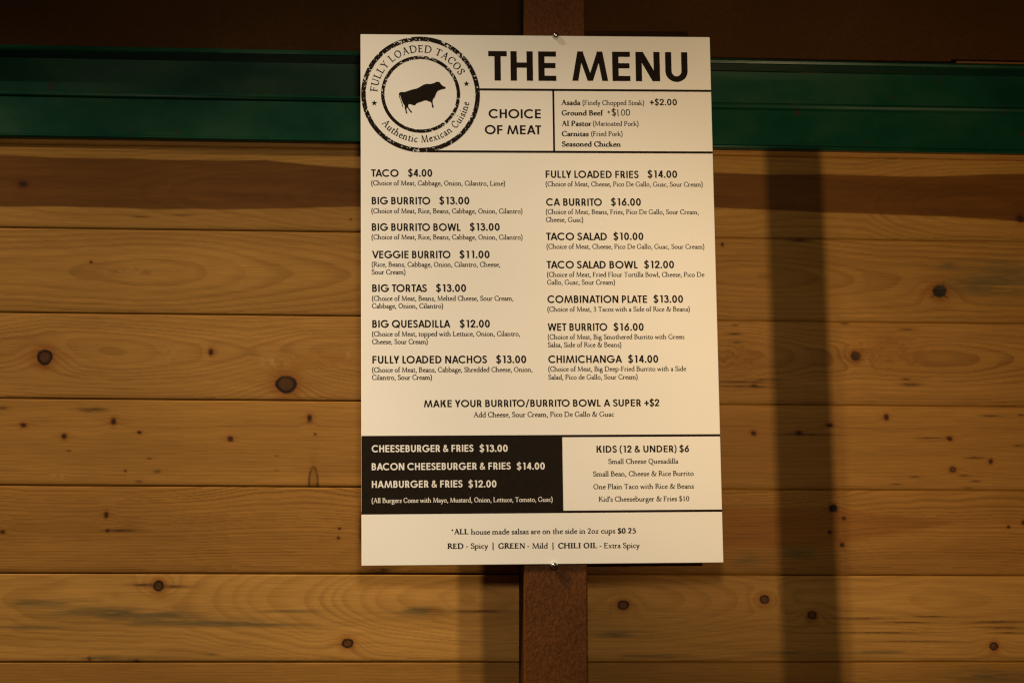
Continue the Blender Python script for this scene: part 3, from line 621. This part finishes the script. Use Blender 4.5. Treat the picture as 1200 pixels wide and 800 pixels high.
ITEMS = [(('TACO', -287.2, 205.6, 47.0), ('$4.00', -224.3, 206.0, 41.7), [('(Choice of Meat, Cabbage, Onion, Cilantro, Lime)', -287.2, 190.6, 229.8)]), (('BIG BURRITO', -286.4, 157.4, 100.1), ('$13.00', -171.0, 157.8, 51.8), [('(Choice of Meat, Rice, Beans, Cabbage, Onion, Cilantro)', -287.0, 142.0, 258.9)]), (('BIG BURRITO BOWL', -286.3, 111.4, 151.5), ('$13.00', -119.1, 111.9, 51.6), [('(Choice of Meat, Rice, Beans, Cabbage, Onion, Cilantro)', -286.9, 96.5, 258.3)]), (('VEGGIE BURRITO', -286.2, 63.8, 133.9), ('$11.00', -137.1, 64.1, 51.7), [('(Rice, Beans, Cabbage, Onion, Cilantro, Cheese,', -286.8, 49.1, 219.2), ('Sour Cream)', -286.9, 35.9, 57.5)]), (('BIG TORTAS', -286.0, 5.7, 92.9), ('$13.00', -177.7, 5.9, 51.5), [('(Choice of Meat, Beans, Melted Cheese, Sour Cream,', -286.5, -9.5, 240.9), ('Cabbage, Onion, Cilantro)', -286.6, -22.5, 120.9)]), (('BIG QUESADILLA', -286.0, -55.7, 132.6), ('$12.00', -137.7, -55.6, 51.5), [('(Choice of Meat, topped with Lettuce, Onion, Cilantro,', -286.5, -70.5, 251.6), ('Cheese, Sour Cream)', -286.5, -83.8, 94.3)]), (('FULLY LOADED NACHOS', -286.0, -116.9, 194.2), ('$13.00', -76.4, -116.9, 51.5), [('(Choice of Meat, Beans, Cabbage, Shredded Cheese, Onion,', -286.6, -131.9, 272.0), ('Cilantro, Sour Cream)', -286.7, -144.8, 101.2)]), (('FULLY LOADED FRIES', 12.9, 204.6, 161.4), ('$14.00', 189.7, 205.3, 51.7), [('(Choice of Meat, Cheese, Pico De Gallo, Guac, Sour Cream)', 12.6, 189.9, 272.9)]), (('CA BURRITO', 12.9, 155.7, 96.6), ('$16.00', 125.1, 156.1, 52.1), [('(Choice of Meat, Beans, Fries, Pico De Gallo, Sour Cream,', 12.3, 141.2, 265.1), ('Cheese, Guac)', 12.1, 127.3, 64.4)]), (('TACO SALAD', 12.2, 95.6, 104.9), ('$10.00', 128.2, 95.9, 52.0), [('(Choice of Meat, Cheese, Pico De Gallo, Guac, Sour Cream)', 12.6, 80.5, 273.0)]), (('TACO SALAD BOWL', 12.3, 46.4, 157.1), ('$12.00', 180.3, 46.7, 52.0), [('(Choice of Meat, Fried Flour Tortilla Bowl, Cheese, Pico De', 12.8, 31.7, 271.9), ('Gallo, Guac, Sour Cream)', 12.6, 18.2, 116.9)]), (('COMBINATION PLATE', 12.7, -13.5, 171.6), ('$13.00', 195.2, -13.3, 51.3), [('(Choice of Meat, 3 Tacos with a Side of Rice & Beans)', 12.5, -28.4, 245.3)]), (('WET BURRITO', 12.7, -61.6, 102.0), ('$16.00', 125.4, -61.6, 52.0), [('(Choice of Meat, Big Smothered Burrito with Green', 12.4, -76.2, 235.1), ('Salsa, Side of Rice & Beans)', 12.2, -89.7, 126.0)]), (('CHIMICHANGA', 12.7, -116.9, 126.4), ('$14.00', 149.3, -116.9, 52.0), [('(Choice of Meat, Big Deep-Fried Burrito with a Side', 12.5, -131.3, 236.5), ('Salad, Pico de Gallo, Sour Cream)', 12.2, -145.2, 153.0)])]
MEATS = [(('Asada', 41.9, 333.7, 33.0), ('(Finely Chopped Steak)', 79.0, 334.0, 107.5)), (('Ground Beef', 42.2, 315.3, 72.5), None), (('Al Pastor', 41.9, 296.5, 51.6), ('(Marinated Pork)', 96.5, 297.0, 79.4)), (('Carnitas', 41.9, 278.3, 47.1), ('(Fried Pork)', 93.1, 278.7, 54.6)), (('Seasoned Chicken', 41.8, 260.1, 102.6), None)]
BURG = [(('CHEESEBURGER & FRIES', -287.5, -267.4, 171.4), ('$13.00', -106.0, -267.8, 47.8)), (('BACON CHEESEBURGER & FRIES', -287.5, -297.7, 234.0), ('$14.00', -43.4, -298.2, 47.7)), (('HAMBURGER & FRIES', -287.4, -327.3, 152.3), ('$12.00', -125.4, -327.7, 47.4))]
BNOTE = ('(All Burgers Come with Mayo, Mustard, Onion, Lettuce, Tomato, Guac)', -287.8, -352.5, 304.4)
KIDS = [('Small Cheese Quesadilla', 112.1, -289.3, 119.4), ('Small Bean, Cheese & Rice Burrito', 85.8, -310.3, 171.7), ('One Plain Taco with Rice & Beans', 86.0, -331.9, 171.3), ("Kid's Cheeseburger & Fries $10", 94.6, -353.0, 154.3)]
KHEAD = ('KIDS (12 & UNDER) $6', 92.5, -270.1, 158.1)
MAKE = ('MAKE YOUR BURRITO/BURRITO BOWL A SUPER +$2', -199.4, -191.6, 400.9)
MAKE2 = ('Add Cheese, Sour Cream, Pico De Gallo & Guac', -115.7, -208.9, 239.6)
SALSA = [('b', ('*ALL', -154.6, -405.9, 28.5)), ('r', ('house made salsas are on the side in 2oz cups', -122.0, -406.5, 243.8)), ('b', ('$0.25', 125.7, -406.7, 31.3))]
SALSA2 = [('b', ('RED', -161.5, -430.0, 26.9)), ('r', ('- Spicy', -130.2, -430.0, 37.0)), ('r', ('|', -85.7, -430.2, 1.7)), ('b', ('GREEN', -76.2, -430.4, 45.0)), ('r', ('- Mild', -27.2, -430.6, 34.4)), ('r', ('|', 15.2, -430.8, 1.7)), ('b', ('CHILI OIL', 24.6, -430.9, 66.1)), ('r', ('- Extra Spicy', 94.7, -431.3, 68.0))]
TITLE = [('THE', -84.0, 376.3, 118.0), ('MENU', 61.9, 376.8, 202.4)]
CHOICE = [('CHOICE', -84.5, 309.6, 90.5), ('OF MEAT', -91.4, 281.2, 97.7)]
PLUS2 = ('+$2.00', 196.3, 334.1, 47.8)
HAND = [122.1, 315.7, 39.3]
COW = [(-37.8, -1.1), (-36.9, 2.1), (-34.2, 3.7), (-27.2, 3.7), (-20.1, 6.3), (-13.0, 8.6), (-6.0, 10.2), (-0.6, 13.3), (4.7, 16.7), (10.0, 18.4), (17.1, 18.2), (22.0, 19.6), (25.1, 20.5), (26.4, 22.3), (29.0, 22.0), (31.3, 22.4), (33.5, 21.1), (35.2, 18.1), (38.3, 15.0), (42.2, 13.4), (43.6, 11.8), (42.2, 9.7), (38.2, 9.2), (32.9, 7.5), (29.4, 5.8), (27.1, 2.2), (25.8, -1.5), (24.4, -5.1), (21.3, -8.8), (20.5, -12.4), (21.0, -17.9), (22.5, -21.9), (22.9, -23.3), (19.8, -23.8), (19.2, -20.6), (18.7, -16.1), (17.3, -13.8), (13.3, -12.5), (9.8, -10.9), (5.4, -11.6), (0.9, -13.5), (-5.3, -15.5), (-7.5, -17.0), (-9.3, -19.2), (-11.0, -19.9), (-15.0, -18.9), (-19.4, -17.4), (-21.2, -18.6), (-21.6, -22.7), (-18.6, -27.2), (-14.6, -31.7), (-15.1, -32.8), (-17.3, -32.6), (-20.3, -28.6), (-23.4, -23.8), (-24.6, -24.5), (-24.3, -29.1), (-23.0, -33.8), (-23.9, -34.7), (-25.5, -33.8), (-26.3, -29.1), (-27.8, -24.6), (-27.4, -20.9), (-30.4, -16.4), (-32.6, -11.0), (-34.3, -5.6), (-35.6, -2.0)]
TAIL = [(-37.6, -1.1), (-37.1, -5.6), (-35.2, -9.2), (-33.5, -14.7), (-32.2, -19.2), (-31.1, -23.7), (-30.2, -23.2), (-30.9, -19.2), (-32.6, -13.7), (-34.5, -8.3), (-36.1, -4.3), (-36.4, -1.1)]
LAYOUT = {'rule1': ([-104.9, 359.4], [305.4, 361.3]), 'rule2': ([-191.3, 249.8], [305.9, 251.1]), 'div': ([28.9, 358.4], [27.7, 250.9]), 'box': ([-303.0, -240.3], [34.4, -371.3]), 'rule3': ([-304.4, -241.3], [306.0, -242.1]), 'rule4': ([-304.9, -369.4], [305.4, -370.0]), 'logo': [-201.6, 351.2]}
ROLL = .0122
board = empty('menu_board'); board.rotation_euler = (0, -ROLL, 0)
tag(board, 'large white printed menu board with black lettering and a round bull emblem', 'menu board')
HW, HH = .3048, .4572
box('board_panel', -HW, HW, 0, .0056, -HH, HH, PAPER, board, .0006, 1)
LIFT = .00022
def poly_mesh(name, polys, material, parent, lift=LIFT):
    """printed shapes (mm on the board face), each a hair above the face"""
    V, Fc = [], []
    for i, q in enumerate(polys):
        y = -lift - (i % 5) * .00002
        b = len(V); V += [(p[0] / 1000., y, p[1] / 1000.) for p in q]; Fc.append(tuple(range(b, b + len(q))))
    o = mesh(name, V, Fc, material, parent)
    return o
def place(spec, font, weight, cap):
    t, x, z, wd = spec
    P, iw = lay(t, font, weight)
    kx = wd / iw
    return [np.stack([q[:, 0] * kx + x, q[:, 1] * cap + z], 1) for q in P]
def text(name, specs, font, weight, cap, material, parent, lift=LIFT):
    polys = []
    for s in (specs if isinstance(specs, list) else [specs]): polys += place(s, font, weight, cap)
    return poly_mesh(name, polys, material, parent, lift)
def rule(name, a, b, th, parent, vertical=False):
    (x0, z0), (x1, z1) = a, b
    if vertical: q = [(x0 - th / 2, z0), (x0 + th / 2, z0), (x1 + th / 2, z1), (x1 - th / 2, z1)]
    else: q = [(x0, z0 - th / 2), (x1, z1 - th / 2), (x1, z1 + th / 2), (x0, z0 + th / 2)]
    return poly_mesh(name, [q], INK, parent, LIFT * .8)
Lx = LAYOUT
for k in ('rule1', 'rule2', 'rule3', 'rule4'):
    (x0, z0), (x1, z1) = Lx[k]; z = (z0 + z1) / 2
    rule('divider_line', (x0, z), (min(x1, 304.6) if x1 < 295 else 304.6, z), 3.9, board)
zt, zb = (Lx['rule1'][0][1] + Lx['rule1'][1][1]) / 2, (Lx['rule2'][0][1] + Lx['rule2'][1][1]) / 2
xd = (Lx['div'][0][0] + Lx['div'][1][0]) / 2
rule('divider_line', (xd, zt), (xd, zb), 3.3, board, True)

SW = .188                                                           # stem weight of the sans
for s_ in TITLE: text('title_lettering', [s_], 'sans', .196, 52.6, INK, board)
text('section_heading', CHOICE, 'sans', .185, 16.0, INK, board)
for head, note in MEATS:
    o = text('meat_choice', head, 'serif', 'bold', 8.8, INK, board)
    if note: text('note_lettering', note, 'serif', 'reg', 8.4, SOFTINK, o)
text('price_lettering', PLUS2, 'sans', .18, 11.2, INK, board)
for nm, pr, ds in ITEMS:
    o = text('menu_item', nm, 'sans', SW, 12.9, INK, board)
    text('price_lettering', pr, 'sans', SW, 12.9, INK, o)
    text('description_lettering', ds, 'serif', 'reg', 8.3, SOFTINK, o)
o = text('upgrade_offer', MAKE, 'sans', SW, 12.1, INK, board)
text('note_lettering', MAKE2, 'serif', 'reg', 8.6, SOFTINK, o)

# black box of burgers, cream letters on it
(x0, z0), (x1, z1) = Lx['box']
z0 = (Lx['rule3'][0][1] + Lx['rule3'][1][1]) / 2; z1 = (Lx['rule4'][0][1] + Lx['rule4'][1][1]) / 2
bb = poly_mesh('burger_box', [[(-304.6, z1), (x1, z1), (x1, z0), (-304.6, z0)]], INK, board, LIFT * 1.5)
for a, b in BURG: text('burger_lettering', [a, b], 'sans', SW * 1.02, 11.8, CREAM, bb, LIFT * 2.4)
text('note_lettering', BNOTE, 'serif', 'reg', 7.9, CREAM, bb, LIFT * 2.4)
o = text('kids_heading', KHEAD, 'sans', SW, 11.6, INK, board)
for s in KIDS: text('kids_meal', s, 'serif', 'reg', 8.4, SOFTINK, o)
for line in (SALSA, SALSA2):
    first = None
    for k, sp in line:
        if k == 'b':
            o = text('salsa_note', sp, 'serif', 'bold', 8.8, INK, board); first = first or o
        else: text('note_lettering', sp, 'serif', 'reg', 8.8, SOFTINK, first)

# handwritten price
hx, hz, hw = HAND; s = hw / 40.
def hs(pts, wd=1.5, k=4): return strip(smooth([(hx + x * s, hz + z * s) for x, z in pts], k), wd)
hand = strip(np.array([(hx, hz + 5.6), (hx + 5 * s, hz + 5.8)]), 1.5) + strip(np.array([(hx + 2.6 * s, hz + 3.0), (hx + 2.4 * s, hz + 8.4)]), 1.5)
hand += hs([(14.5, 9.5), (12, 10.8), (8.6, 9.8), (8.8, 7.2), (12, 5.6), (14.4, 3.6), (13.4, .8), (10, .2), (8, 1.4)], 1.7) + hs([(11.0, 13.2), (11.5, 5), (12.2, -2.6)], 1.8)
hand += hs([(18.2, 10.8), (18.6, 5), (19.0, -1.8)], 1.5) + hs([(22.0, .2), (22.6, .6)], 1.5)
hand += hs([(25.6, 9.6), (25.0, 5), (25.6, 1), (28.0, .2), (30.4, 2.4), (30.8, 6.4), (29.4, 9.6), (25.8, 10.2)], 1.4)
hand += hs([(34.2, 9.8), (33.4, 5), (34.2, 1), (36.6, .2), (39.2, 2.8), (39.6, 6.6), (38.0, 10.0), (34.0, 10.4)], 1.5)
ho = poly_mesh('handwritten_price', hand, MARKER, board); ho['label'] = 'handwritten price in black marker'

# the round stamp with the bull
cx, cz = Lx['logo']
def stamp_ring(name, r0, r1, seed, parent, cut=.735, scale=.62):
    """a rubber-stamp ring: small cells of ink, some worn away"""
    na, nr = 900, max(6, int((r1 - r0) / .55)); polys_v, faces = [], []
    a = np.linspace(0, 2 * math.pi, na + 1)[:-1]; rr = np.linspace(r0, r1, nr + 1)
    A, Rr = np.meshgrid(a, rr, indexing='ij')
    X, Z = cx + Rr * np.cos(A), cz + Rr * np.sin(A)
    f = fbm(X / (3.4 * scale) + seed, Z / (3.4 * scale), seed, 2); g = fbm(X / 26. + 9, Z / 26., seed + 4, 2)
    worn = (f + .34 * (g - .5)) > cut
    edge_ = 1.0 * (fbm(A * r1 / 3., Rr * 0, seed + 2, 2) - .5)
    for i in range(na):
        for j in range(nr):
            if worn[i, j] or X[i, j] < -304.3: continue
            k = (i + 1) % na
            if j == 0 and edge_[i, j] > .22: continue
            faces.append((i * (nr + 1) + j, k * (nr + 1) + j, k * (nr + 1) + j + 1, i * (nr + 1) + j + 1))
    V = [(x / 1000., -LIFT * 1.6, z / 1000.) for x, z in zip(np.clip(X, -304.4, 999).ravel(), Z.ravel())]
    o = mesh(name, V, faces, INK, parent)
    bm = bmesh.new(); bm.from_mesh(o.data); bmesh.ops.delete(bm, geom=[v for v in bm.verts if not v.link_faces], context='VERTS'); bm.to_mesh(o.data); bm.free()
    return o
em = stamp_ring('emblem', 94.6, 102.4, 21, board); em['label'] = 'round worn stamp emblem with a bull'
stamp_ring('inner_ring', 62.4, 68.2, 55, em, .74)
def flip(P): return [(cx + x, cz + z) for x, z in P]
bull = poly_mesh('bull_silhouette', [flip(COW), flip(TAIL)], INK, em)
bm = bmesh.new(); bm.from_mesh(bull.data); bmesh.ops.triangulate(bm, faces=bm.faces[:], ngon_method='EAR_CLIP'); bm.to_mesh(bull.data); bm.free()
def arc_text(t, font, cap, rb, a0, a1, inward):
    P, iw = lay(t, font, 'reg'); out = []
    for q in P:
        s = q[:, 0] / iw; h = q[:, 1] * cap
        if inward: a = np.radians(a0 + (a1 - a0) * s); r = rb + h
        else: a = np.radians(a0 + (a1 - a0) * s); r = rb - h
        out.append(np.stack([cx + r * np.cos(a), cz + r * np.sin(a)], 1))
    return out
poly_mesh('arc_lettering', arc_text('FULLY LOADED TACOS', 'wide', 12.6, 74.6, 177, 27, True), SOFTINK, em)
poly_mesh('arc_lettering', arc_text('Authentic Mexican Cuisine', 'wide', 12.4, 85.2, 217.5, 350.5, False), SOFTINK, em)
for ang in (13.5, 191.5):
    sx, sz = cx + 81.5 * math.cos(math.radians(ang)), cz + 81.5 * math.sin(math.radians(ang))
    pts = [(sx + (5.6 if k % 2 == 0 else 2.2) * math.sin(k * math.pi / 5), sz + (5.6 if k % 2 == 0 else 2.2) * math.cos(k * math.pi / 5)) for k in range(10)]
    poly_mesh('star', [[(sx, sz), pts[k], pts[(k + 1) % 10]] for k in range(10)], INK, em)

# ---------------------------------------------------------------- the two round-headed screws that hold it
def screw(x, z, label):
    prof = [(0, -.0092), (.0019, -.0089), (.0036, -.0080), (.0049, -.0064), (.0057, -.0042), (.0060, -.0020), (.0058, .0), (.0062, .0002), (.0064, .0010), (.0064, .0016), (.0030, .0018), (.0030, .0062)]
    V, Fc, n = [], [], 32
    for r, y in prof:
        for k in range(n): V.append((r * math.cos(2 * math.pi * k / n), y, r * math.sin(2 * math.pi * k / n)))
    for j in range(len(prof) - 1):
        for k in range(n): Fc.append((j * n + k, j * n + (k + 1) % n, (j + 1) * n + (k + 1) % n, (j + 1) * n + k))
    o = mesh('round_head_screw', V, Fc, STEEL, None, True); o.location = (x, -.0004, z)
    return tag(o, label, 'screw', 'screws holding the menu board')
screw(.0282, .4568, 'round silver screw head at the top edge of the menu board')
screw(.0232, -.4596, 'round silver screw head at the bottom edge of the menu board')
